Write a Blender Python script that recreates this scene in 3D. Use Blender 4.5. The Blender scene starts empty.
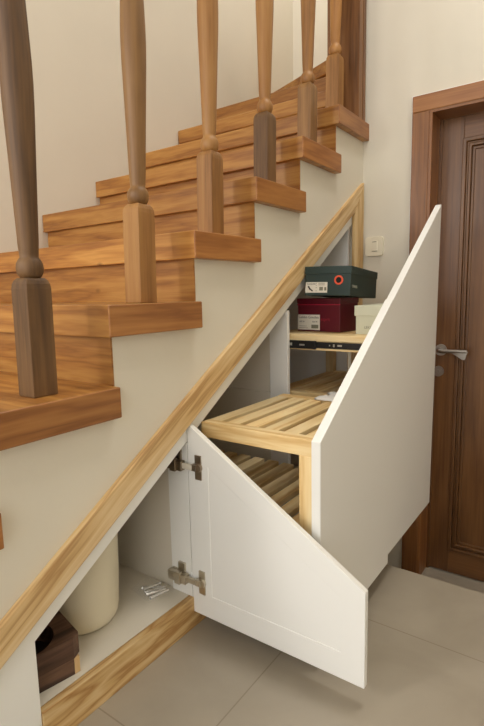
import bpy, bmesh, math, random
from mathutils import Vector, Matrix
random.seed(4)
S = bpy.context.scene
COL = S.collection
PI = math.pi

# ------------------------------------------------------------------ materials
MATS = {}
def new_mat(name):
    m = bpy.data.materials.new(name); m.use_nodes = True
    nt = m.node_tree; b = nt.nodes['Principled BSDF']
    return m, nt, b
def lin(c):
    return tuple((x/12.92 if x <= .04045 else ((x+.055)/1.055)**2.4) for x in (v/255 for v in c)) + (1,)
def plain(name, rgb, rough=.6, metal=0, bump=0, bscale=60, vary=.0, spec=.5):
    m, nt, b = new_mat(name); N = nt.nodes; L = nt.links
    b.inputs['Roughness'].default_value = rough; b.inputs['Metallic'].default_value = metal
    b.inputs['Specular IOR Level'].default_value = spec
    b.inputs['Base Color'].default_value = lin(rgb)
    if vary or bump:
        tc = N.new('ShaderNodeTexCoord')
        nz = N.new('ShaderNodeTexNoise'); nz.inputs['Scale'].default_value = bscale; nz.inputs['Detail'].default_value = 5
        L.new(tc.outputs['Object'], nz.inputs['Vector'])
        if vary:
            n2 = N.new('ShaderNodeTexNoise'); n2.inputs['Scale'].default_value = 3.5; n2.inputs['Detail'].default_value = 4
            L.new(tc.outputs['Object'], n2.inputs['Vector'])
            r = N.new('ShaderNodeValToRGB')
            c = lin(rgb)
            r.color_ramp.elements[0].position = .3; r.color_ramp.elements[1].position = .7
            r.color_ramp.elements[0].color = tuple(x*(1-vary) for x in c[:3]) + (1,)
            r.color_ramp.elements[1].color = tuple(min(1, x*(1+vary)) for x in c[:3]) + (1,)
            L.new(n2.outputs['Fac'], r.inputs['Fac']); L.new(r.outputs['Color'], b.inputs['Base Color'])
        if bump:
            bp = N.new('ShaderNodeBump'); bp.inputs['Strength'].default_value = bump; bp.inputs['Distance'].default_value = .002
            L.new(nz.outputs['Fac'], bp.inputs['Height']); L.new(bp.outputs['Normal'], b.inputs['Normal'])
    MATS[name] = m
    return m
def wood(name, c_dark, c_mid, c_light, axis='y', rough=.42, ring=9.0, stretch=.09, angle=0.0, knots=True, fine=.35, coat=0.0):
    """Grain running along one axis of the board: stretched rings, fine streaks, knots."""
    m, nt, b = new_mat(name); N = nt.nodes; L = nt.links
    tc = N.new('ShaderNodeTexCoord'); oi = N.new('ShaderNodeObjectInfo')
    off = N.new('ShaderNodeVectorMath'); off.operation = 'SCALE'; off.inputs['Scale'].default_value = 23.7
    cmb = N.new('ShaderNodeCombineXYZ')
    for i in range(3): L.new(oi.outputs['Random'], cmb.inputs[i])
    L.new(cmb.outputs[0], off.inputs[0])
    rot = N.new('ShaderNodeMapping'); rot.vector_type = 'POINT'; rot.inputs['Rotation'].default_value = (0, angle, 0)
    L.new(tc.outputs['Object'], rot.inputs['Vector'])
    add = N.new('ShaderNodeVectorMath'); add.operation = 'ADD'
    L.new(rot.outputs[0], add.inputs[0]); L.new(off.outputs[0], add.inputs[1])
    mp = N.new('ShaderNodeMapping'); sc = [1, 1, 1]; sc['xyz'.index(axis)] = stretch
    mp.inputs['Scale'].default_value = sc
    L.new(add.outputs[0], mp.inputs['Vector'])
    warp = N.new('ShaderNodeTexNoise'); warp.inputs['Scale'].default_value = 7; warp.inputs['Detail'].default_value = 5; warp.inputs['Roughness'].default_value = .58
    L.new(mp.outputs[0], warp.inputs['Vector'])
    # ring figure: contour bands of a stretched noise
    mu = N.new('ShaderNodeMath'); mu.operation = 'MULTIPLY'; mu.inputs[1].default_value = ring
    L.new(warp.outputs['Fac'], mu.inputs[0])
    fr = N.new('ShaderNodeMath'); fr.operation = 'PINGPONG'; fr.inputs[1].default_value = .5
    L.new(mu.outputs[0], fr.inputs[0])
    dbl = N.new('ShaderNodeMath'); dbl.operation = 'MULTIPLY'; dbl.inputs[1].default_value = 2
    L.new(fr.outputs[0], dbl.inputs[0])
    # streaks
    mp2 = N.new('ShaderNodeMapping'); s2 = [1, 1, 1]; s2['xyz'.index(axis)] = .03; mp2.inputs['Scale'].default_value = s2
    L.new(add.outputs[0], mp2.inputs['Vector'])
    st = N.new('ShaderNodeTexNoise'); st.inputs['Scale'].default_value = 130; st.inputs['Detail'].default_value = 4
    L.new(mp2.outputs[0], st.inputs['Vector'])
    mix = N.new('ShaderNodeMix'); mix.data_type = 'FLOAT'; mix.inputs['Factor'].default_value = fine
    L.new(dbl.outputs[0], mix.inputs['A']); L.new(st.outputs['Fac'], mix.inputs['B'])
    rp = N.new('ShaderNodeValToRGB'); e = rp.color_ramp.elements
    e[0].position = .12; e[0].color = lin(c_dark); e[1].position = .85; e[1].color = lin(c_light)
    k = e.new(.45); k.color = lin(c_mid)
    L.new(mix.outputs['Result'], rp.inputs['Fac'])
    out = rp.outputs['Color']
    # board-sized tone drift
    big = N.new('ShaderNodeTexNoise'); big.inputs['Scale'].default_value = 2.2; L.new(mp.outputs[0], big.inputs['Vector'])
    br = N.new('ShaderNodeMapRange'); br.inputs['From Min'].default_value = .3; br.inputs['From Max'].default_value = .7
    br.inputs['To Min'].default_value = .8; br.inputs['To Max'].default_value = 1.15
    L.new(big.outputs['Fac'], br.inputs['Value'])
    hs = N.new('ShaderNodeHueSaturation'); L.new(br.outputs[0], hs.inputs['Value']); L.new(out, hs.inputs['Color'])
    out = hs.outputs['Color']
    if knots:
        mk = N.new('ShaderNodeMapping'); s3 = [1, 1, 1]; s3['xyz'.index(axis)] = .6; mk.inputs['Scale'].default_value = s3
        L.new(add.outputs[0], mk.inputs['Vector'])
        vo = N.new('ShaderNodeTexVoronoi'); vo.inputs['Scale'].default_value = 5.5; L.new(mk.outputs[0], vo.inputs['Vector'])
        kr = N.new('ShaderNodeValToRGB'); kr.color_ramp.elements[0].position = .015; kr.color_ramp.elements[0].color = (1, 1, 1, 1)
        kr.color_ramp.elements[1].position = .06; kr.color_ramp.elements[1].color = (0, 0, 0, 1)
        L.new(vo.outputs['Distance'], kr.inputs['Fac'])
        mk2 = N.new('ShaderNodeMix'); mk2.data_type = 'RGBA'; mk2.inputs['B'].default_value = tuple(x*.45 for x in lin(c_dark)[:3]) + (1,)
        kf = N.new('ShaderNodeMath'); kf.operation = 'MULTIPLY'; kf.inputs[1].default_value = .75
        L.new(kr.outputs['Color'], kf.inputs[0]); L.new(kf.outputs[0], mk2.inputs['Factor']); L.new(out, mk2.inputs['A'])
        out = mk2.outputs['Result']
    L.new(out, b.inputs['Base Color'])
    b.inputs['Roughness'].default_value = rough
    b.inputs['Coat Weight'].default_value = coat; b.inputs['Coat Roughness'].default_value = .25
    bp = N.new('ShaderNodeBump'); bp.inputs['Strength'].default_value = .12; bp.inputs['Distance'].default_value = .001
    L.new(st.outputs['Fac'], bp.inputs['Height']); L.new(bp.outputs['Normal'], b.inputs['Normal'])
    MATS[name] = m
    return m

def floor_material(name):
    m, nt, b = new_mat(name); N = nt.nodes; L = nt.links
    tc = N.new('ShaderNodeTexCoord'); sp = N.new('ShaderNodeSeparateXYZ'); L.new(tc.outputs['Object'], sp.inputs[0])
    def joint(out, at):
        a = N.new('ShaderNodeMath'); a.operation = 'SUBTRACT'; a.inputs[1].default_value = at - 66; L.new(out, a.inputs[0])
        d = N.new('ShaderNodeMath'); d.operation = 'PINGPONG'; d.inputs[1].default_value = .33; L.new(a.outputs[0], d.inputs[0])
        c = N.new('ShaderNodeMath'); c.operation = 'LESS_THAN'; c.inputs[1].default_value = .0017; L.new(d.outputs[0], c.inputs[0])
        return c.outputs[0]
    jx = joint(sp.outputs['X'], -.932); jy = joint(sp.outputs['Y'], -.267)
    mx = N.new('ShaderNodeMath'); mx.operation = 'MAXIMUM'; L.new(jx, mx.inputs[0]); L.new(jy, mx.inputs[1])
    n1 = N.new('ShaderNodeTexNoise'); n1.inputs['Scale'].default_value = 2.4; n1.inputs['Detail'].default_value = 6; n1.inputs['Distortion'].default_value = 1.5
    L.new(tc.outputs['Object'], n1.inputs['Vector'])
    r = N.new('ShaderNodeValToRGB'); r.color_ramp.elements[0].position = .3; r.color_ramp.elements[1].position = .72
    r.color_ramp.elements[0].color = lin((156, 146, 130)); r.color_ramp.elements[1].color = lin((168, 158, 142))
    L.new(n1.outputs['Fac'], r.inputs['Fac'])
    mix = N.new('ShaderNodeMix'); mix.data_type = 'RGBA'; mix.inputs['B'].default_value = lin((140, 129, 112))
    L.new(mx.outputs[0], mix.inputs['Factor']); L.new(r.outputs['Color'], mix.inputs['A'])
    L.new(mix.outputs['Result'], b.inputs['Base Color'])
    b.inputs['Roughness'].default_value = .28
    MATS[name] = m
    return m

WALLP = plain('wall_paint', (222, 215, 199), .75, bump=.12, bscale=90, vary=.02)
CEILP = plain('ceiling_paint', (225, 220, 208), .8)
WHITE = plain('white_lacquer', (240, 239, 234), .34, bump=.02, bscale=40)
WHITEIN = plain('white_melamine', (222, 214, 198), .5)
FLOOR = floor_material('cream_floor_tile')
TEAK_Y = wood('teak_along_y', (134, 82, 34), (168, 113, 51), (190, 138, 70), 'y', .42, ring=7, coat=.15, fine=.45)
TEAK_X = wood('teak_along_x', (132, 80, 36), (158, 102, 50), (178, 122, 64), 'x', .42, ring=7, coat=.15, fine=.45)
TEAK_Z = wood('teak_upright', (108, 74, 38), (136, 97, 53), (156, 116, 68), 'z', .5, ring=5, knots=False, fine=.55)
TEAK_ZG = wood('golden_teak_upright', (128, 86, 42), (158, 110, 57), (176, 130, 74), 'z', .5, ring=5, knots=False, fine=.55)
TEAK_ZD = wood('deep_brown_teak_upright', (74, 50, 28), (104, 74, 42), (128, 94, 56), 'z', .6, ring=5, knots=False, fine=.55)  # darkest of the upright teak tones
TEAK_POST = wood('dark_teak_upright', (86, 54, 28), (124, 82, 46), (150, 104, 62), 'z', .4, ring=5, fine=.5)
DOORW_Z = wood('door_teak_upright', (84, 51, 25), (114, 75, 39), (136, 94, 53), 'z', .38, ring=4, knots=False, coat=.2, fine=.65)
DOORW_Y = wood('door_teak_across', (98, 62, 32), (132, 88, 48), (154, 106, 62), 'y', .38, ring=4, knots=False, coat=.2, fine=.65)
CAS_Z = wood('casing_teak_upright', (108, 66, 32), (142, 92, 48), (164, 112, 62), 'z', .42, ring=4, coat=.2, fine=.6)
CAS_Y = wood('casing_teak_across', (108, 66, 32), (142, 92, 48), (164, 112, 62), 'y', .42, ring=4, coat=.2, fine=.6)
SL = math.atan(.6164)
PINE_S = wood('pine_along_slope', (178, 138, 88), (210, 176, 124), (224, 196, 150), 'x', .5, ring=10, stretch=.06, angle=SL, fine=.3)
PINE_X = wood('pine_along_x', (178, 132, 76), (212, 174, 116), (226, 194, 142), 'x', .5, ring=9, stretch=.12, fine=.25)
PINE_Z = wood('pine_upright', (188, 148, 94), (212, 176, 120), (226, 196, 146), 'z', .5, ring=7, fine=.3)
RACK_X = wood('pale_pine_along_x', (214, 174, 112), (234, 204, 148), (243, 220, 172), 'x', .5, ring=6, fine=.3)
RACK_Y = wood('pale_pine_along_y', (214, 174, 112), (234, 204, 148), (243, 220, 172), 'y', .5, ring=6, fine=.3)
RACK_Z = wood('pale_pine_upright', (214, 174, 112), (234, 204, 148), (243, 220, 172), 'z', .5, ring=6, fine=.3)
RUST_X = wood('rustic_dark_wood', (44, 28, 20), (84, 58, 44), (116, 86, 66), 'x', .6, ring=7, fine=.4)
SAP = wood('sapwood', (190, 150, 98), (216, 180, 126), (226, 196, 150), 'z', .6, ring=5, knots=False)
HOLE = plain('dark_bowl', (52, 40, 32), .8)  # darker brown than the block around the hollow
VASE = plain('cream_glaze', (226, 216, 190), .38, bump=.03, bscale=25, vary=.02)
STEEL = plain('brushed_steel', (176, 170, 162), .32, metal=1)
PIN = plain('bright_zinc', (226, 224, 220), .25, metal=.55)
HINGE = plain('dull_nickel', (206, 198, 182), .38, metal=1)
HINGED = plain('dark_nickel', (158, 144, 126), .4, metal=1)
NYLON = plain('hinge_nylon', (214, 206, 190), .5)
SLIDE = plain('black_slide', (22, 21, 20), .4)
ZINC = plain('zinc_tab', (190, 186, 176), .4, metal=.6)
PLASTIC = plain('switch_plastic', (234, 226, 204), .3)
MARK = plain('grey_mark', (120, 112, 96), .6)
GREEN = plain('green_card', (34, 53, 48), .55, vary=.04)
MAROON = plain('maroon_card', (96, 18, 34), .38, vary=.04)
MAROONH = plain('maroon_gloss', (168, 30, 58), .3)
CREAM = plain('sage_cream_card', (212, 212, 188), .6, vary=.02)
ORANGE = plain('orange_ring', (226, 84, 44), .5)
INK = plain('ink', (64, 58, 54), .7)
HOLESHADE = plain('hole_shade', (14, 14, 13), .8)
PAPER = plain('label_paper', (226, 220, 206), .7)
SILVERINK = plain('silver_ink', (176, 174, 160), .5)
GREYINK = plain('grey_ink', (128, 126, 106), .6)
REDINK = plain('red_ink', (158, 32, 52), .5)
TISSUE = plain('white_tissue', (228, 226, 220), .8)
def clear_film(name):
    m, nt, b = new_mat(name)
    b.inputs['Base Color'].default_value = (.93, .92, .9, 1); b.inputs['Roughness'].default_value = .15
    b.inputs['Alpha'].default_value = .09
    MATS[name] = m; return m
FILM = clear_film('clear_film')

# ------------------------------------------------------------------ mesh builder
class MB:
    def __init__(s): s.bm = bmesh.new()
    def box(s, x0, x1, y0, y1, z0, z1, M=None):
        P = [Vector((x, y, z)) for x in (x0, x1) for y in (y0, y1) for z in (z0, z1)]
        if M is not None: P = [M @ p for p in P]
        v = [s.bm.verts.new(p) for p in P]
        for f in ((0,1,3,2),(4,6,7,5),(0,4,5,1),(2,3,7,6),(0,2,6,4),(1,5,7,3)): s.bm.faces.new([v[i] for i in f])
        return s
    def prism(s, pts, d0, d1, plane='xz'):
        def p(a, b, d):
            return {'xz': (a, d, b), 'yz': (d, a, b), 'xy': (a, b, d)}[plane]
        A = [s.bm.verts.new(p(a, b, d0)) for a, b in pts]; B = [s.bm.verts.new(p(a, b, d1)) for a, b in pts]
        n = len(pts)
        s.bm.faces.new(A); s.bm.faces.new(B[::-1])
        for i in range(n): s.bm.faces.new([A[i], B[i], B[(i+1) % n], A[(i+1) % n]])
        return s
    def ringprism(s, outer, inner, d0, d1, plane='yz'):
        """closed frame between two outlines with the same number of corners"""
        def p(a, b, d):
            return {'xz': (a, d, b), 'yz': (d, a, b), 'xy': (a, b, d)}[plane]
        n = len(outer); V = []
        for pts, d in ((outer, d0), (inner, d0), (inner, d1), (outer, d1)):
            V.append([s.bm.verts.new(p(a, b, d)) for a, b in pts])
        for i in range(n):
            j = (i+1) % n
            for k in range(4): s.bm.faces.new([V[k][i], V[(k+1) % 4][i], V[(k+1) % 4][j], V[k][j]])
        return s
    def loft(s, rings, cap=True):
        V = [[s.bm.verts.new(p) for p in r] for r in rings]; n = len(V[0])
        for a, b in zip(V, V[1:]):
            for i in range(n): s.bm.faces.new([a[i], a[(i+1) % n], b[(i+1) % n], b[i]])
        if cap: s.bm.faces.new(V[0][::-1]); s.bm.faces.new(V[-1])
        return s
    def lathe(s, prof, c=(0, 0, 0), seg=32, cap=True):
        return s.loft([[(c[0]+r*math.cos(2*PI*i/seg), c[1]+r*math.sin(2*PI*i/seg), c[2]+z) for i in range(seg)] for r, z in prof], cap)
    def tube(s, pts, r, seg=10):
        pts = [Vector(p) for p in pts]; rings = []
        for i, p in enumerate(pts):
            d = (pts[min(i+1, len(pts)-1)] - pts[max(i-1, 0)]).normalized()
            a = d.cross(Vector((0, 0, 1)));
            if a.length < .05: a = d.cross(Vector((1, 0, 0)))
            a.normalize(); b = d.cross(a)
            rr = r[i] if isinstance(r, (list, tuple)) else r
            rings.append([p + a*rr*math.cos(2*PI*k/seg) + b*rr*math.sin(2*PI*k/seg) for k in range(seg)])
        return s.loft(rings)
    def disc(s, c, r, t, axis='x', seg=24):
        d = {'x': Vector((1, 0, 0)), 'y': Vector((0, 1, 0)), 'z': Vector((0, 0, 1))}[axis]
        return s.tube([Vector(c), Vector(c)+d*t], r, seg)
    def build(s, name, mat, parent=None, bevel=0, seg=2, smooth=False, origin=None):
        bm = s.bm
        o = Vector(origin) if origin is not None else (parent_world(parent) if parent else Vector((0, 0, 0)))
        bmesh.ops.translate(bm, verts=bm.verts, vec=-o)
        bmesh.ops.recalc_face_normals(bm, faces=bm.faces)
        big = [f for f in bm.faces if len(f.verts) > 4 and not smooth]
        if big: bmesh.ops.triangulate(bm, faces=big)
        me = bpy.data.meshes.new(name); bm.to_mesh(me); bm.free()
        if smooth:
            for p in me.polygons: p.use_smooth = True
        me.materials.append(mat)
        ob = bpy.data.objects.new(name, me); COL.objects.link(ob)
        if parent:
            ob.parent = parent; ob.location = o - parent_world(parent)
        else: ob.location = o
        if bevel:
            bv = ob.modifiers.new('bevel', 'BEVEL'); bv.width = bevel; bv.segments = seg; bv.limit_method = 'ANGLE'; bv.angle_limit = math.radians(35)
            bv.harden_normals = False
        return ob
def parent_world(p):
    v = Vector(p.location)
    while p.parent: p = p.parent; v += Vector(p.location)
    return v
def tag(o, label=None, cat=None, group=None, kind=None):
    if label: o['label'] = label
    if cat: o['category'] = cat
    if group: o['group'] = group
    if kind: o['kind'] = kind
    return o
def thing(name, label, cat, loc, group=None, kind=None):
    o = bpy.data.objects.new(name, None); COL.objects.link(o); o.location = loc; o.empty_display_size = .05
    return tag(o, label, cat, group, kind)
def box(name, mat, parent, x0, x1, y0, y1, z0, z1, bevel=.0, **k):
    return MB().box(x0, x1, y0, y1, z0, z1).build(name, mat, parent, bevel, **k)
def text(name, s, size, mat, parent, M, align='CENTER'):
    """lettering as a thin mesh; M places its x/y plane (parent-local)"""
    cu = bpy.data.curves.new(name, 'FONT'); cu.body = s; cu.size = size; cu.extrude = .0002; cu.align_x = align; cu.align_y = 'CENTER'
    tmp = bpy.data.objects.new(name + '_t', cu); COL.objects.link(tmp)
    bpy.context.view_layer.update()
    me = bpy.data.meshes.new_from_object(tmp.evaluated_get(bpy.context.evaluated_depsgraph_get()))
    bpy.data.objects.remove(tmp)
    me.transform(M); me.materials.clear(); me.materials.append(mat); me.name = name
    ob = bpy.data.objects.new(name, me); COL.objects.link(ob); ob.parent = parent
    return ob

# ------------------------------------------------------------------ measured layout (metres)
R, G = .187, .2998                 # riser, going
X0, Z0 = -2.1107, .5716            # front edge and top of the first modelled tread row
OV, TH, EX = .0269, .0722, .0193   # side overhang, nosing depth, run-past
YB = 1.102                          # wall behind the stairs
def fx(k): return X0 + k*G
def tz(k): return Z0 + k*R
def zo(x): return 1.443 + .6164*(x + .021)     # outer edge of the slanted pine trim
LOW = -.374                        # lower floor by the door

# ------------------------------------------------------------------ setting
def struct(o, label, cat): return tag(o, label, cat, kind='structure')
f1 = MB(); f1.box(-5, -.607, -3.2, 1.09, LOW, 0)
struct(f1.build('floor', FLOOR, None, .003), 'glossy cream tiled raised floor in front of the stair cupboards', 'floor')
f2 = MB(); f2.box(-.607, .16, -3.2, 1.09, LOW-.1, LOW)
struct(f2.build('floor_lower', FLOOR), 'lower tiled floor strip at the foot of the wooden door', 'floor')

# stair side wall: stepped top, cut away below the slanted trim
pts = [(-2.35, 0), (-.026, zo(-.026)-.012), (-.026, LOW), (0, LOW), (0, tz(6)-TH)]
k = 6
while k >= -2:
    pts.append((fx(k)+.0255, tz(k)-TH)); 
    pts.append((fx(k)+.0255, tz(k-1)-TH if k > -2 else 0))
    k -= 1
w = MB().prism(pts, 0, .05)
struct(w.build('wall_stair_side', WALLP), 'cream painted side wall of the staircase with stepped top edge', 'wall')
wb = MB().box(-5, 1.32, YB, YB+.1, LOW, 4.1)
struct(wb.build('wall_back', WALLP), 'plain cream wall behind the stairs', 'wall')
we = MB().box(1.32, 1.42, -.2, YB+.1, 0, 4.1)
struct(we.build('wall_stair_end', WALLP), 'cream wall closing the top turn of the stairs', 'wall')
ws = MB().box(.13, 1.32, -.1, 0, LOW, 4.1)
struct(ws.build('wall_stair_return', WALLP), 'cream wall beside the upper steps', 'wall')
# door wall with its opening
DY0, DY1, DZ = -.290, -1.21, 1.692
pts = [(0, LOW), (DY0, LOW), (DY0, DZ), (DY1, DZ), (DY1, LOW), (-3.2, LOW), (-3.2, 4.1), (0, 4.1)]
wd = MB().prism(pts, 0, .13, 'yz')
struct(wd.build('wall_door_side', WALLP), 'cream wall holding the light switch and the wooden door', 'wall')
struct(MB().box(-5, .13, -3.3, -3.2, LOW, 4.1).build('wall_front_unseen', WALLP), 'unseen cream wall across the room from the stairs, added to block light', 'wall')  # out of view; added to block world light from this side
struct(MB().box(-5, 1.42, -3.3, YB+.1, 4.1, 4.2).build('ceiling', CEILP), 'white ceiling high above the stairs', 'ceiling')

# ------------------------------------------------------------------ door
dr = thing('door_1', 'dark brown panelled wooden door with steel lever handle', 'door', (0, DY0, LOW), kind='structure')
cs = MB().prism([(-.222, LOW), (-.292, LOW), (-.292, 1.690), (-.222, 1.690)], -.022, 0, 'yz')
cs.prism([(DY1+.002, LOW), (DY1-.068, LOW), (DY1-.068, 1.690), (DY1+.002, 1.690)], -.022, 0, 'yz')
cs.build('casing_upright', CAS_Z, dr, .003)
MB().prism([(-.222, 1.756), (-.222, 1.6905), (DY1-.068, 1.6905), (DY1-.068, 1.756)], -.0215, 0, 'yz').build('casing_head', CAS_Y, dr, .003)
jb = MB().box(-.018, .13, DY0-.014, DY0, LOW, DZ)
jb.box(-.018, .13, DY1, DY1+.014, LOW, DZ)
jb.build('jamb', CAS_Z, dr, .002)
MB().box(-.018, .13, DY1+.014, DY0-.014, DZ-.012, DZ).build('jamb_head', CAS_Y, dr)
st = MB().box(.1, .112, DY0-.026, DY0-.0145, LOW, DZ-.012); st.build('door_stop', DOORW_Z, dr)
MB().box(-.004, 0, -.2215, -.2150, LOW, 1.763).box(-.004, 0, DY1-.075, -.2215, 1.7565, 1.763).build('sealant_line', WHITE, dr)
LX0, LX1 = .108, .148
LY0, LY1 = DY0-.016, DY1+.016
PY0, PY1, PZ0, PZ1 = -.402, -1.098, -.255, 1.585
lf = MB().box(LX0, LX1, PY0, LY0, LOW+.006, DZ-.014); lf.box(LX0, LX1, LY1, PY1, LOW+.006, DZ-.014)
leaf = lf.build('door_stile', DOORW_Z, dr, .002)
lr = MB().box(LX0, LX1, PY1, PY0, LOW+.006, PZ0); lr.box(LX0, LX1, PY1, PY0, PZ1, DZ-.014)
lr.build('door_rail', DOORW_Y, dr, .0015)
def rect(i): return [(PY0-i, PZ0+i), (PY1+i, PZ0+i), (PY1+i, PZ1-i), (PY0-i, PZ1-i)]
md = MB(); md.ringprism(rect(-.004), rect(.012), LX0-.007, LX0+.01)
md.ringprism(rect(.012), rect(.020), LX0+.003, LX0+.012)
md.ringprism(rect(.020), rect(.032), LX0-.002, LX0+.014)
md.ringprism(rect(.032), rect(.044), LX0+.010, LX0+.018)
md.build('panel_moulding', DOORW_Z, dr, .003, seg=3)
MB().box(LX0+.016, LX0+.03, PY1, PY0, PZ0, PZ1).build('door_panel', DOORW_Z, dr)
# lever handle
hy, hz = -.338, .690
MB().disc((LX0-.008, hy, hz), .026, .008).build('handle_rosette', STEEL, dr, .002, smooth=False)
lv = MB()
lv.tube([(LX0-.006, hy, hz), (LX0-.045, hy, hz), (LX0-.052, hy-.006, hz), (LX0-.053, hy-.02, hz), (LX0-.053, hy-.12, hz+.002)], [.010, .0095, .0095, .009, .008], 12)
lv.prism([(hy-.055, hz-.004), (hy-.118, hz+.003), (hy-.124, hz+.003), (hy-.112, hz-.034), (hy-.104, hz-.034)], LX0-.058, LX0-.048, 'yz')
lv.build('lever_handle', STEEL, dr, .001, smooth=False)
ly, lz = -.330, .592
lk = MB().disc((LX0-.008, ly, lz), .024, .008).disc((LX0-.012, ly, lz), .009, .005)
lk.build('lock_escutcheon', STEEL, dr, .0015)

# ------------------------------------------------------------------ light switch
sw = thing('light_switch', 'square cream light switch on the wall beside the door', 'light switch', (-.001, -.061, 1.118))
def rrect(a0, a1, b0, b1, r, n=6):
    out = []
    for cx_, cz_, a in ((a1-r, b1-r, 0), (a0+r, b1-r, 90), (a0+r, b0+r, 180), (a1-r, b0+r, 270)):
        for i in range(n+1):
            t = math.radians(a + 90*i/n); out.append((cx_+r*math.cos(t), cz_+r*math.sin(t)))
    return out
MB().prism(rrect(-.104, -.019, 1.118, 1.203, .014), -.011, 0, 'yz').build('cover_plate', PLASTIC, sw, .0045, seg=3)
MB().box(-.0135, -.0105, -.077, -.050, 1.140, 1.184).build('rocker', PLASTIC, sw, .0012)
MB().box(-.0140, -.0134, -.073, -.054, 1.1785, 1.1815).build('indicator_mark', MARK, sw)
MB().box(-.0120, -.0108, -.076, -.051, 1.1376, 1.1390).build('lower_mark', MARK, sw)

# ------------------------------------------------------------------ staircase
sc = thing('staircase', 'golden teak staircase with turned balusters climbing to the right', 'staircase', (fx(-2), 0, 0))
for k in range(-2, 9):
    y0 = -OV if k <= 6 else .001
    xe = fx(k+1) + EX
    if k == 6: xe = -.002
    xs = fx(k)
    if k <= 6:
        p = [(xs, -OV), (xe, -OV), (xe, -.0005), (fx(k+1)+.024, -.0005) if k < 6 else (xe, .002), (fx(k+1)+.024, YB-.002), (xs, YB-.002)]
        if k == 6: p = [(xs, -OV), (-.002, -OV), (-.002, -.0005), (fx(7)+.024, .001), (fx(7)+.024, YB-.002), (xs, YB-.002)]
    else:
        p = [(xs, .001), (fx(k+1)+.024, .001), (fx(k+1)+.024, YB-.002), (xs, YB-.002)]
    t = MB().prism(p, tz(k)-TH, tz(k), 'xy').build('tread', TEAK_Y, sc, .007, seg=3)
    if k <= 6:
        # side return board that caps the tread end, grain along the run
        MB().box(xs-.0008, xe+.0008, -OV-.0012, -OV+.004, tz(k)-TH+.0005, tz(k)-.0005).build('tread_return', TEAK_X, sc, .004, seg=3)
    zb = tz(k-1)-.001 if k > -2 else 0
    r_ = MB().box(xs+.02, xs+.0254, -.0008 if k <= 6 else .001, YB-.002, zb, tz(k)-TH+.001)
    r_.build('riser', TEAK_Y, sc)
# turning step at the top
zt = tz(8)+R
wn = MB().prism([(.325, .001), (.493, .388), (.69, .843), (.79, YB-.002), (1.318, YB-.002), (1.318, .001)], zt-TH, zt, 'xy')
wn.build('winder_tread', TEAK_Y, sc, .007, seg=3)
MB().prism([(.35, .001), (.515, .38), (.712, .835), (.81, YB-.002), (1.31, YB-.002), (1.31, .001)], tz(8), zt-TH+.001, 'xy').build('winder_riser', TEAK_Y, sc)
# dark post at the wall corner
np_ = MB().box(-.098, -.062, -.018, .13, tz(6), 3.2).box(-.060, -.016, -.014, .13, tz(6), 3.2).box(-.0615, -.0605, -.008, .13, tz(6), 3.2)
np_.box(-.050, -.044, -.0165, -.013, tz(6), 3.2)
np_.build('newel_post', TEAK_POST, sc, .003)
# balusters
HB = .0285
prof = [(.0180, .2470), (.0225, .2505), (.0262, .258), (.0275, .2675), (.0262, .277), (.0222, .2850), (.0186, .2895), (.0190, .295), (.0208, .32), (.0228, .38), (.0252, .45),
        (.0278, .52), (.0300, .58), (.0310, .63), (.0306, .67), (.0285, .73), (.0262, .79), (.0238, .85), (.0220, .91), (.0215, .96)]
DX = {1: -.0005, 2: .010, 3: .006, 4: .013, 5: .022, 6: -.032}
def make_bal(x, y, z, ms, mb):
    sh = MB().lathe(prof, c=(x, y, z), seg=28).build('baluster', ms, sc, smooth=True, origin=(x, y, z))
    h = HB; b = MB()
    def sq(a, zz): return [(x-a, y-a, z+zz), (x+a, y-a, z+zz), (x+a, y+a, z+zz), (x-a, y+a, z+zz)]
    b.loft([sq(h, 0), sq(h, .225), sq(h*.96, .235), sq(h*.86, .2425), sq(h*.70, .2478)])
    bb = b.build('square_base', mb, sh, .0015, origin=(x, y, z))
    sh.rotation_euler = (0, .010 if x < -1.5 else .024, 0)
    return sh, bb
for k in range(1, 7):
    x = fx(k) + .17 + DX[k]; y = .06; z = tz(k)
    ms, mb = {1: (TEAK_ZD, TEAK_ZD), 2: (TEAK_Z, TEAK_ZG), 3: (TEAK_ZG, TEAK_ZG), 4: (TEAK_ZG, TEAK_ZD), 5: (TEAK_ZG, TEAK_Z), 6: (TEAK_ZG, TEAK_ZG)}[k]
    make_bal(x, y, z, ms, mb)
# handrail above the balusters
hr = MB(); xa, xb_ = fx(0)+.1, -.1
za, zb_ = tz(0)+.915+.1*R/G-.1, 0
def hz_(x): return tz(1) + .95 + (x - (fx(1)+.17))*R/G
hr.prism([(xa, hz_(xa)), (xb_, hz_(xb_)), (xb_, hz_(xb_)+.06), (xa, hz_(xa)+.06)], .025, .095)
hr.build('handrail', TEAK_X, sc, .012, seg=3)

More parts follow.
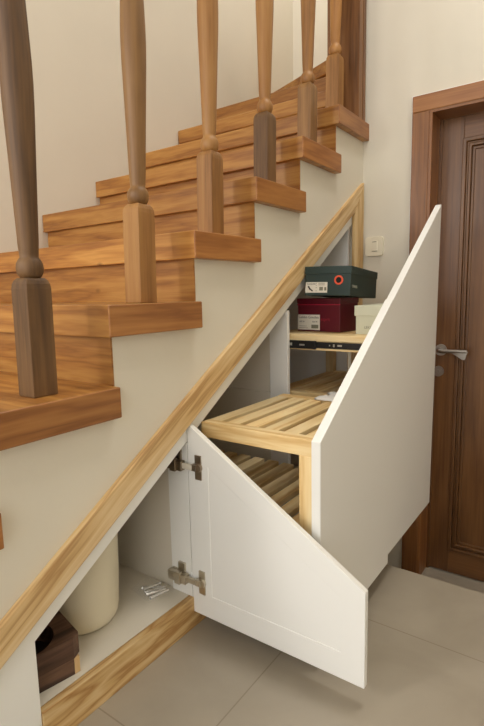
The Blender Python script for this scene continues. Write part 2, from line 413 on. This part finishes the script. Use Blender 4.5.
# ------------------------------------------------------------------ under-stair cupboard
cb = thing('understair_cupboard', 'white built-in cupboard under the stairs with slanted pine trim', 'cupboard', (-1.2, 0, 0))
TV = .079                                           # vertical depth of slanted trim
def zi(x): return zo(x) - TV
LEGO, LEGI = -.022, -.118
tr = MB().prism([(-2.365, zo(-2.365)), (LEGO, zo(LEGO)), (LEGO, zo(LEGO)-.006), (LEGI, zi(LEGI)), (-2.24, zi(-2.24))], -.017, .0)
tr.build('slanted_trim', PINE_S, cb, .003)
tl = MB().prism([(LEGO, LOW), (LEGO, zo(LEGO)-.008), (LEGI, zi(LEGI)-.002), (LEGI, LOW)], -.016, .0)
tl.build('side_trim', PINE_Z, cb, .003)
XJ, XH = -1.731, -1.243                             # left opening: jamb and partition
LV = .052
def zl(x): return zi(x) - LV
ff = MB().prism([(-2.23, 0), (-2.236, zi(-2.236)), (LEGI, zi(LEGI)), (LEGI, zl(LEGI)), (XJ, zl(XJ)), (XJ, 0)], .001, .019)
ff.build('face_frame', WHITE, cb, .0015)
PLZ = .093
MB().box(XJ+.0005, -.61, -.004, .016, .0, PLZ).build('plinth', PINE_X, cb, .002)
MB().box(XJ-.25, LEGI, .016, .55, PLZ-.02, PLZ).build('base_panel', WHITEIN, cb)
MB().prism([(-2.25, 0), (-.118, 0), (-.118, zo(-.118)-.03), (-2.25, zo(-2.25)-.03)], .55, .568).build('back_panel', WHITEIN, cb)
# partitions as framed panels whose tops follow the slope
def partition(xl, xr, z0):
    p = MB()
    zt = min(zl(xl), 1.3)
    p.box(xl+.005, xr, .0785, .549, z0, zt+.03)
    return p
def partition_stile(par, xl, xr, z0):
    zt = min(zl(xl), 1.3)
    q = MB().prism([(.0012, z0), (.078, z0), (.078, zt+.02), (.0205, zt+.02), (.0205, zt-.004), (.0012, zt-.004)], xl, xr, 'yz')
    q.build('partition_stile', WHITE, par, .001)
pa = partition(XH, XH+.02, PLZ); partition_stile(pa.build('partition', WHITEIN, cb, .001), XH, XH+.02, PLZ)
pb = partition(-.683, -.669, PLZ); pb.box(-.685, -.676, .0785, .549, PLZ, .594); partition_stile(pb.build('partition', WHITEIN, cb, .001), -.685, -.669, PLZ)
MB().box(-.112, -.100, .0195, .549, 0, 1.26).build('side_panel', WHITE, cb)
# hinged flap door, standing open square to the wall
DXa, DXb = -1.243, -1.226
dpts = [(-.001, .049), (-.522, .049), (-.522, .289), (-.001, .613)]
door = MB()
inner = [(-.072, .118), (-.462, .118), (-.462, .256), (-.072, .498)]
# raised face round a recessed field
door.ringprism(dpts, inner, DXa, DXa+.006, 'yz')
door.prism(dpts, DXa+.006, DXb, 'yz')
cd = door.build('cupboard_door', WHITE, cb, .0014)
door2 = MB().prism(inner, DXa+.0018, DXa+.0062, 'yz')
door2.build('door_panel', WHITE, cd)
for zh in (.493, .152):
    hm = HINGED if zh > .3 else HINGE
    h = MB()
    h.box(DXa-.0035, DXa+.001, -.050, -.028, zh-.036, zh+.034)             # cup flange on the door
    h.tube([(DXa-.009, -.0395, zh), (DXa+.0005, -.0395, zh)], [.0125, .0135], 18)
    h.box(DXa-.014, DXa-.002, -.040, -.022, zh-.009, zh+.009)
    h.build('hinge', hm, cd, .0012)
    h = MB()
    h.box(XH-.007, XH+.0008, .022, .047, zh-.022, zh+.040)                 # mounting plate on the partition
    h.box(XH-.006, XH+.0008, .045, .072, zh-.010, zh+.015)
    h.box(XH-.022, XH-.004, .008, .076, zh-.014, zh+.013)                  # arm body
    h.box(XH-.027, XH-.014, .026, .046, zh-.017, zh+.019)
    h.tube([(XH-.0125, .056, zh+.001), (XH-.0225, .056, zh+.001)], .0045, 12)
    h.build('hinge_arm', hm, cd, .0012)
    MB().box(XH-.0160, XH-.0065, -.026, .010, zh-.0075, zh+.0075).build('hinge_link', NYLON if zh > .3 else HINGE, cd, .0015)

# ------------------------------------------------------------------ pull-out racks
PD = .361                                            # inner face of the pulled-out fronts
ra = thing('pull_out_rack', 'pulled-out pale pine slatted rack behind the lower end of the white slanted front', 'pull-out rack', (-.95, -.16, .03))
ax0, ax1, ay0, ay1 = -1.181, -.722, -.3605, -.0008
ZA = .603
def zp(x): return .606 + .654*(x + 1.196)
MB().prism([(-1.196, .056), (-.6952, .056), (-.6952, zp(-.6952)+.003), (-1.196, zp(-1.196))], -PD-.025, -PD, 'xz').build('front_panel', WHITE, ra, .0022)
def rack_frame(root, x0, x1, y0, y1, ztops, zbot, nsl, pw=.042, rh=.044):
    for (px, py) in ((x0, y0), (x1-pw, y0)):
        MB().box(px, px+pw, py, py+pw, zbot, ztops[0]-rh).build('post', RACK_Z, root, .0015)
    for zt in ztops:
        MB().box(x0, x0+.036, y0, y1, zt-rh, zt).build('side_rail', RACK_Y, root, .0015)
        MB().box(x1-.036, x1, y0, y1, zt-rh, zt).build('side_rail', RACK_Y, root, .0015)
        xs0, xs1 = x0+.036, x1-.036
        gap = .020; wd = ((y1-y0) - gap*(nsl-1))/nsl
        for i in range(nsl):
            ya = y0 + i*(wd+gap)
            MB().box(xs0-.0, xs1+.0, ya, ya+wd, zt-.016, zt-.001).build('slat', RACK_X, root, .0015)
rack_frame(ra, ax0, ax1, ay0, ay1, [ZA], .095, 6)
zt = .345
MB().box(ax0+.034, ax0+.062, ay0, .34, zt-.06, zt-.017).build('side_rail', RACK_Y, ra)
MB().box(ax1-.062, ax1-.034, ay0, .34, zt-.06, zt-.017).build('side_rail', RACK_Y, ra)
for i in range(11):
    ya = ay0 + .002 + i*.063
    MB().box(ax0+.002, ax1-.002, ya, ya+.043, zt-.0165, zt).build('slat', RACK_X, ra, .0015)
rb = thing('pull_out_shoe_rack', 'taller pulled-out pine rack with shoe boxes on its shelf, nearest the door wall', 'pull-out rack', (-.38, -.16, .05))
bx0, bx1, by0, by1 = -.652, -.135, -.3602, .100
MB().prism([(-.694, .083), (-.188, .083), (-.150, zp(-.150)), (-.694, zp(-.694)-.003)], -PD-.0232, -PD+.0004, 'xz').build('front_panel', WHITE, rb, .0022)
for (px, py) in ((bx0, by0), (bx1-.036, by0), (bx0, by1-.036), (bx1-.036, by1-.036)):
    MB().box(px, px+.036, py, py+.036, .095, .789).build('post', RACK_Z, rb, .0015) if px > -.5 else MB().box(px, px+.036, py, py+.036, .095, .56).build('post', RACK_Z, rb, .0015)
MB().box(bx0, bx1, by0, by1, .757, .764).build('shelf_lip', RACK_Y, rb, .001)
MB().box(bx0, bx1, by0, by1, .789, .812).build('shelf', RACK_Y, rb, .002)
MB().box(bx0+.006, bx0+.02, by0, by1, .764, .789).build('shelf_rail', RACK_Y, rb)
ZB = .600
MB().box(bx0, bx0+.036, by0, by1, ZB-.04, ZB).build('side_rail', RACK_Y, rb, .0015)
MB().box(bx1-.036, bx1, by0+.036, by1-.036, ZB-.04, ZB).build('side_rail', RACK_Y, rb, .0015)
for i in range(7):
    ya = by0+.002 + i*.0665
    MB().box(bx0+.036, bx1-.037, ya, ya+.048, ZB-.017, ZB-.001).build('slat', RACK_X, rb, .0015)
# drawer slide along the shelf's left edge
sl = MB().box(bx0-.003, bx0+.0055, by0, .018, .7655, .7865)
s1 = sl.build('drawer_slide', SLIDE, rb, .001)
MB().box(bx0-.012, bx0-.0035, -.10, .018, .7615, .7905).build('slide_sleeve', SLIDE, s1, .001)
for a in ((bx0-.0040, bx0-.0025, -.170, -.164, .7715, .7815), (bx0-.0040, bx0-.0025, -.197, -.181, .774, .780), (bx0-.0040, bx0-.0025, -.153, -.149, .774, .779),
          (bx0-.0130, bx0-.0115, -.006, .004, .772, .782), (bx0-.0130, bx0-.0115, -.057, -.036, .773, .7785)):
    MB().box(*a).build('slide_tab', ZINC, s1)

# ------------------------------------------------------------------ shoe boxes
def shoe_box(name, label, corner, yaw, w, L, h, lid_h, mat, lap=.0025, tilt=(0, 0)):
    """corner = near corner; width w runs away from the camera side along +y, length L along +x"""
    o = thing(name, label, 'shoe box', corner, 'shoe boxes on the upper shelf')
    o.rotation_euler = (tilt[0], tilt[1], yaw)
    def b(nm, m, *a, bev=.0012, par=None):
        mb = MB().box(*a); bm = mb.bm
        bmesh.ops.recalc_face_normals(bm, faces=bm.faces)
        me = bpy.data.meshes.new(nm); bm.to_mesh(me); bm.free(); me.materials.append(m)
        q = bpy.data.objects.new(nm, me); COL.objects.link(q); q.parent = par or o
        if bev:
            bv = q.modifiers.new('bevel', 'BEVEL'); bv.width = bev; bv.segments = 2
        return q
    b('box_body', mat, lap, L-lap, lap, w-lap, 0, h-.002)
    lid = b('lid', mat, 0, L, 0, w, h-lid_h, h)
    return o, b, lid
def onleft(y, z, x=0):      # text plane on the face looking towards -x : reading direction is -y
    return Matrix.Translation((x, y, z)) @ Matrix(((0, 0, -1, 0), (-1, 0, 0, 0), (0, 1, 0, 0), (0, 0, 0, 1)))
def onfront(x, z, y=0):     # text plane on the face looking towards -y
    return Matrix.Translation((x, y, z)) @ Matrix(((1, 0, 0, 0), (0, 0, -1, 0), (0, 1, 0, 0), (0, 0, 0, 1)))
# maroon box
mw = .195
o, b, lid = shoe_box('shoe_box', 'maroon shoe box with a white end label, under the dark green box', (-.540, -.138, .8125), math.radians(-7), mw, .135, .126, .019, MAROON)
b('lid_edge', MAROONH, -.0005, .003, .0005, mw-.0005, .1005, .1040, bev=0, par=lid)
lb = b('paper_label', PAPER, .0012, .0027, .090, .1925, .006, .064, bev=0)
text('print', 'Golden Goodies', .0140, INK, lb, onleft(.141, .054, .0011))
text('print', 'SIZE 38', .0075, INK, lb, onleft(.172, .0375, .0011)); text('print', 'BLK 90', .0075, INK, lb, onleft(.112, .037, .0011))
b('barcode', GREYINK, .0009, .0012, .096, .128, .012, .026, bev=0, par=lb)
b('print_line', GREYINK, .0009, .0012, .150, .186, .019, .0205, bev=0, par=lb); b('print_line', GREYINK, .0009, .0012, .144, .186, .012, .0135, bev=0, par=lb)
tw = text('wordmark', 'esprit', .018, REDINK, o, onleft(.066, .047, .0021))
# green box
gw = .176
o, b, lid = shoe_box('shoe_box', 'dark green shoe box with an orange ringed hole, on top of the maroon box', (-.585, -.197, .9475), math.radians(5), gw, .33, .104, .027, GREEN, tilt=(.02, .05))
lb = b('paper_label', PAPER, .0012, .0027, .088, .172, .010, .048, bev=0)
text('print', 'TAMARIS', .0085, INK, lb, onleft(.150, .041, .0011))
# little shoe outline on the label
sh = MB().prism([(.163, .034), (.158, .035), (.154, .027), (.144, .019), (.141, .0155), (.147, .0150), (.154, .0210), (.157, .020), (.158, .024), (.162, .029)], .0008, .0012, 'yz')
sh_bm = sh.bm; me = bpy.data.meshes.new('shoe_drawing'); bmesh.ops.recalc_face_normals(sh_bm, faces=sh_bm.faces); sh_bm.to_mesh(me); sh_bm.free(); me.materials.append(INK)
q = bpy.data.objects.new('shoe_drawing', me); COL.objects.link(q); q.parent = lb
b('barcode', GREYINK, .0009, .0012, .104, .118, .018, .031, bev=0, par=lb); b('barcode', GREYINK, .0009, .0012, .091, .099, .018, .030, bev=0, par=lb)
for zz in (.044, .038): b('print_line', GREYINK, .0009, .0012, .098, .122, zz-.001, zz+.001, bev=0, par=lb)
for zz in (.044, .037, .028, .017): b('print_line', GREYINK, .0009, .0012, .128, .132, zz-.001, zz+.001, bev=0, par=lb)
def local(mb, nm, m, par):
    bm = mb.bm; bmesh.ops.recalc_face_normals(bm, faces=bm.faces); me = bpy.data.meshes.new(nm); bm.to_mesh(me); bm.free(); me.materials.append(m)
    q = bpy.data.objects.new(nm, me); COL.objects.link(q); q.parent = par; return q
def circ(r, n=28, c=(.046, .055)): return [(c[0]+r*math.cos(2*PI*i/n), c[1]+r*math.sin(2*PI*i/n)) for i in range(n)]
local(MB().ringprism(circ(.0165), circ(.0105), .0005, .003), 'grommet_ring', ORANGE, o)
local(MB().prism(circ(.0106), .0015, .003, 'yz'), 'finger_hole_shade', HOLESHADE, o)  # solid dark disc, painted as the shaded inside of the hole
text('wordmark', 'TAMARIS', .0145, SILVERINK, o, onfront(.05, .033, .0023))
# cream box
o, b, lid = shoe_box('shoe_box', 'pale sage cream shoe box with grey lettering, beside the maroon box', (-.583, -.335, .8125), 0, .124, .25, .100, .036, CREAM, lap=.004)
text('wordmark', 'LEKSAND', .0125, GREYINK, o, onleft(.062, .024, .0038))
# crumpled tissue on the slats
rnd = random.Random(7)
ts = MB(); rows = []
for i in range(9):
    row = []
    for j in range(7):
        x = -.765 + .125*i/8; y = -.225 + .075*j/6 + .012*math.sin(i)
        ed = min(i, 8-i, j, 6-j)
        row.append(ts.bm.verts.new((x, y, .6045 + (.004 + .010*rnd.random())*(1 if ed else .15))))
    rows.append(row)
for i in range(8):
    for j in range(6): ts.bm.faces.new([rows[i][j], rows[i+1][j], rows[i+1][j+1], rows[i][j+1]])
tp = ts.build('tissue_paper', TISSUE, None, smooth=True, origin=(-.70, -.18, .604))
sd = tp.modifiers.new('thick', 'SOLIDIFY'); sd.thickness = .0008
tag(tp, 'crumpled white tissue paper lying on the pine slats', 'paper')

# ------------------------------------------------------------------ left compartment contents
VX, VY = -1.479, .186
va = MB().lathe([(.03, .0015), (.068, .0), (.081, .006), (.089, .018), (.0935, .04), (.0975, .12), (.0995, .22), (.1, .30), (.096, .335), (.089, .34), (.087, .325), (.085, .2), (.072, .03), (.02, .02)], c=(VX, VY, PLZ+.0006), seg=56)
vs = va.build('vase', VASE, None, smooth=True, origin=(VX, VY, PLZ))
tag(vs, 'tall smooth cream ceramic vase on the cupboard floor', 'vase')
ob = thing('wooden_bowl_block', 'dark rustic wooden block with round hollow at left of the vase', 'wooden bowl', (-1.632, .030, PLZ+.0006))
ob.rotation_euler = (0, 0, math.radians(-12))
def circle_pts(c, r, n): return [(c[0]+r*math.cos(2*PI*(i+.5)/n), c[1]+r*math.sin(2*PI*(i+.5)/n)) for i in range(n)]
BW = .185
n = 32
def square_pts(x0, x1, y0, y1, n, c):
    out = []
    for i in range(n):
        a = 2*PI*(i+.5)/n; dx, dy = math.cos(a), math.sin(a); t = 1e9
        if dx > 1e-6: t = min(t, (x1-c[0])/dx)
        if dx < -1e-6: t = min(t, (x0-c[0])/dx)
        if dy > 1e-6: t = min(t, (y1-c[1])/dy)
        if dy < -1e-6: t = min(t, (y0-c[1])/dy)
        out.append((c[0]+dx*t, c[1]+dy*t))
    return out
cc = (-.078, .070)
up = MB().ringprism(square_pts(-.17, .026, 0, .150, n, cc), circle_pts(cc, .064, n), .043, .094, 'xy')
local(up, 'upper_block', RUST_X, ob)
local(MB().prism([(-.165, .004), (.008, .004), (.008, .165), (-.165, .165)], .0, .0428, 'xy'), 'lower_block', RUST_X, ob)
local(MB().prism([(.0085, .004), (.022, .006), (.020, .11), (.0085, .12)], .0, .040, 'xy'), 'sapwood_edge', SAP, ob)
local(MB().prism(circle_pts(cc, .0635, n), .0432, .046, 'xy'), 'bowl_bottom', HOLE, ob)
# little bag of metal shelf pins
bg = MB(); rows = []
for i in range(11):
    row = []
    for j in range(9):
        u, v_ = i/10, j/8
        x = -1.338 + .075*u + .018*v_; y = .080 + .1*v_
        ed = min(u, 1-u, v_, 1-v_)
        row.append(bg.bm.verts.new((x, y, PLZ+.0165*min(1, ed*5) + .0026 + .004*rnd.random()*(1 if ed > 0 else 0))))
    rows.append(row)
for i in range(10):
    for j in range(8): bg.bm.faces.new([rows[i][j], rows[i+1][j], rows[i+1][j+1], rows[i][j+1]])
bo = bg.build('plastic_bag', FILM, None, smooth=True, origin=(-1.29, .12, PLZ))
tag(bo, 'small clear plastic bag over the metal pins on the cupboard floor', 'bag')
pins = [((-1.300, .152), (-1.262, .108), 'silver metal pin in the clear bag, innermost of five'),
        ((-1.306, .138), (-1.253, .118), 'silver metal pin in the clear bag, crossing just below the innermost'),
        ((-1.312, .126), (-1.256, .096), 'silver metal pin in the clear bag, middle of five'),
        ((-1.320, .112), (-1.268, .086), 'silver metal pin in the clear bag, second from the plinth'),
        ((-1.322, .094), (-1.262, .080), 'silver metal pin in the clear bag, nearest the plinth')]
for i, (a, c, lb_) in enumerate(pins):
    z = PLZ + .0056 + (.0030 if i in (1, 3) else 0)
    pm = MB().tube([(a[0], a[1], z), (c[0], c[1], z)], .0042, 10)
    d = (Vector((c[0]-a[0], c[1]-a[1], 0))).normalized()
    pm.tube([(a[0], a[1], z), (a[0]+d.x*.004, a[1]+d.y*.004, z)], .0054, 10)
    po = pm.build('metal_pin', PIN, None, .0, origin=((a[0]+c[0])/2, (a[1]+c[1])/2, PLZ))
    tag(po, lb_, 'pin', 'metal pins in the plastic bag')

# ------------------------------------------------------------------ light
W = bpy.data.worlds.new('room_daylight'); S.world = W; W.use_nodes = True
bgN = W.node_tree.nodes['Background']; bgN.inputs['Color'].default_value = (1.0, .99, .97, 1); bgN.inputs['Strength'].default_value = 1.8
def area(name, loc, target, size, power, color):
    l = bpy.data.lights.new(name, 'AREA'); l.shape = 'RECTANGLE'; l.size, l.size_y = size; l.energy = power; l.color = color
    o = bpy.data.objects.new(name, l); COL.objects.link(o); o.location = loc
    o.rotation_euler = (Vector(target)-Vector(loc)).to_track_quat('-Z', 'Y').to_euler()
    return o
area('window_daylight', (-3.8, .88, 2.0), (-.6, .1, .8), (.4, .9), 24, (1.0, .97, .93))
area('ceiling_lamp', (-.7, -.85, 3.9), (-.7, -.85, 0), (.5, .5), 26, (1.0, .97, .92))
area('stair_hall_lamp', (.75, .55, 3.9), (.75, .55, 0), (.4, .4), 8, (1.0, .97, .92))

# ------------------------------------------------------------------ camera
cam = bpy.data.cameras.new('camera'); co = bpy.data.objects.new('camera', cam); COL.objects.link(co)
cam.sensor_fit = 'VERTICAL'; cam.sensor_height = 36; cam.lens = 499.3029*36/726
r_ = Vector((0.5791560861, -0.8149289064, -0.0216588415)); u_ = Vector((0.126703115, 0.0637368367, 0.9898908709)); f_ = Vector((0.8053102188, 0.5760455652, -0.1401676078))
M = Matrix((( r_.x, u_.x, -f_.x, -2.2443688518), (r_.y, u_.y, -f_.y, -.9100996176), (r_.z, u_.z, -f_.z, .9673127038), (0, 0, 0, 1)))
co.matrix_world = M
cam.clip_start = .02
S.camera = co
S.view_settings.view_transform = 'Standard'; S.view_settings.look = 'None'; S.view_settings.gamma = 1; S.view_settings.use_curve_mapping = False
S.view_settings.exposure = 0.15
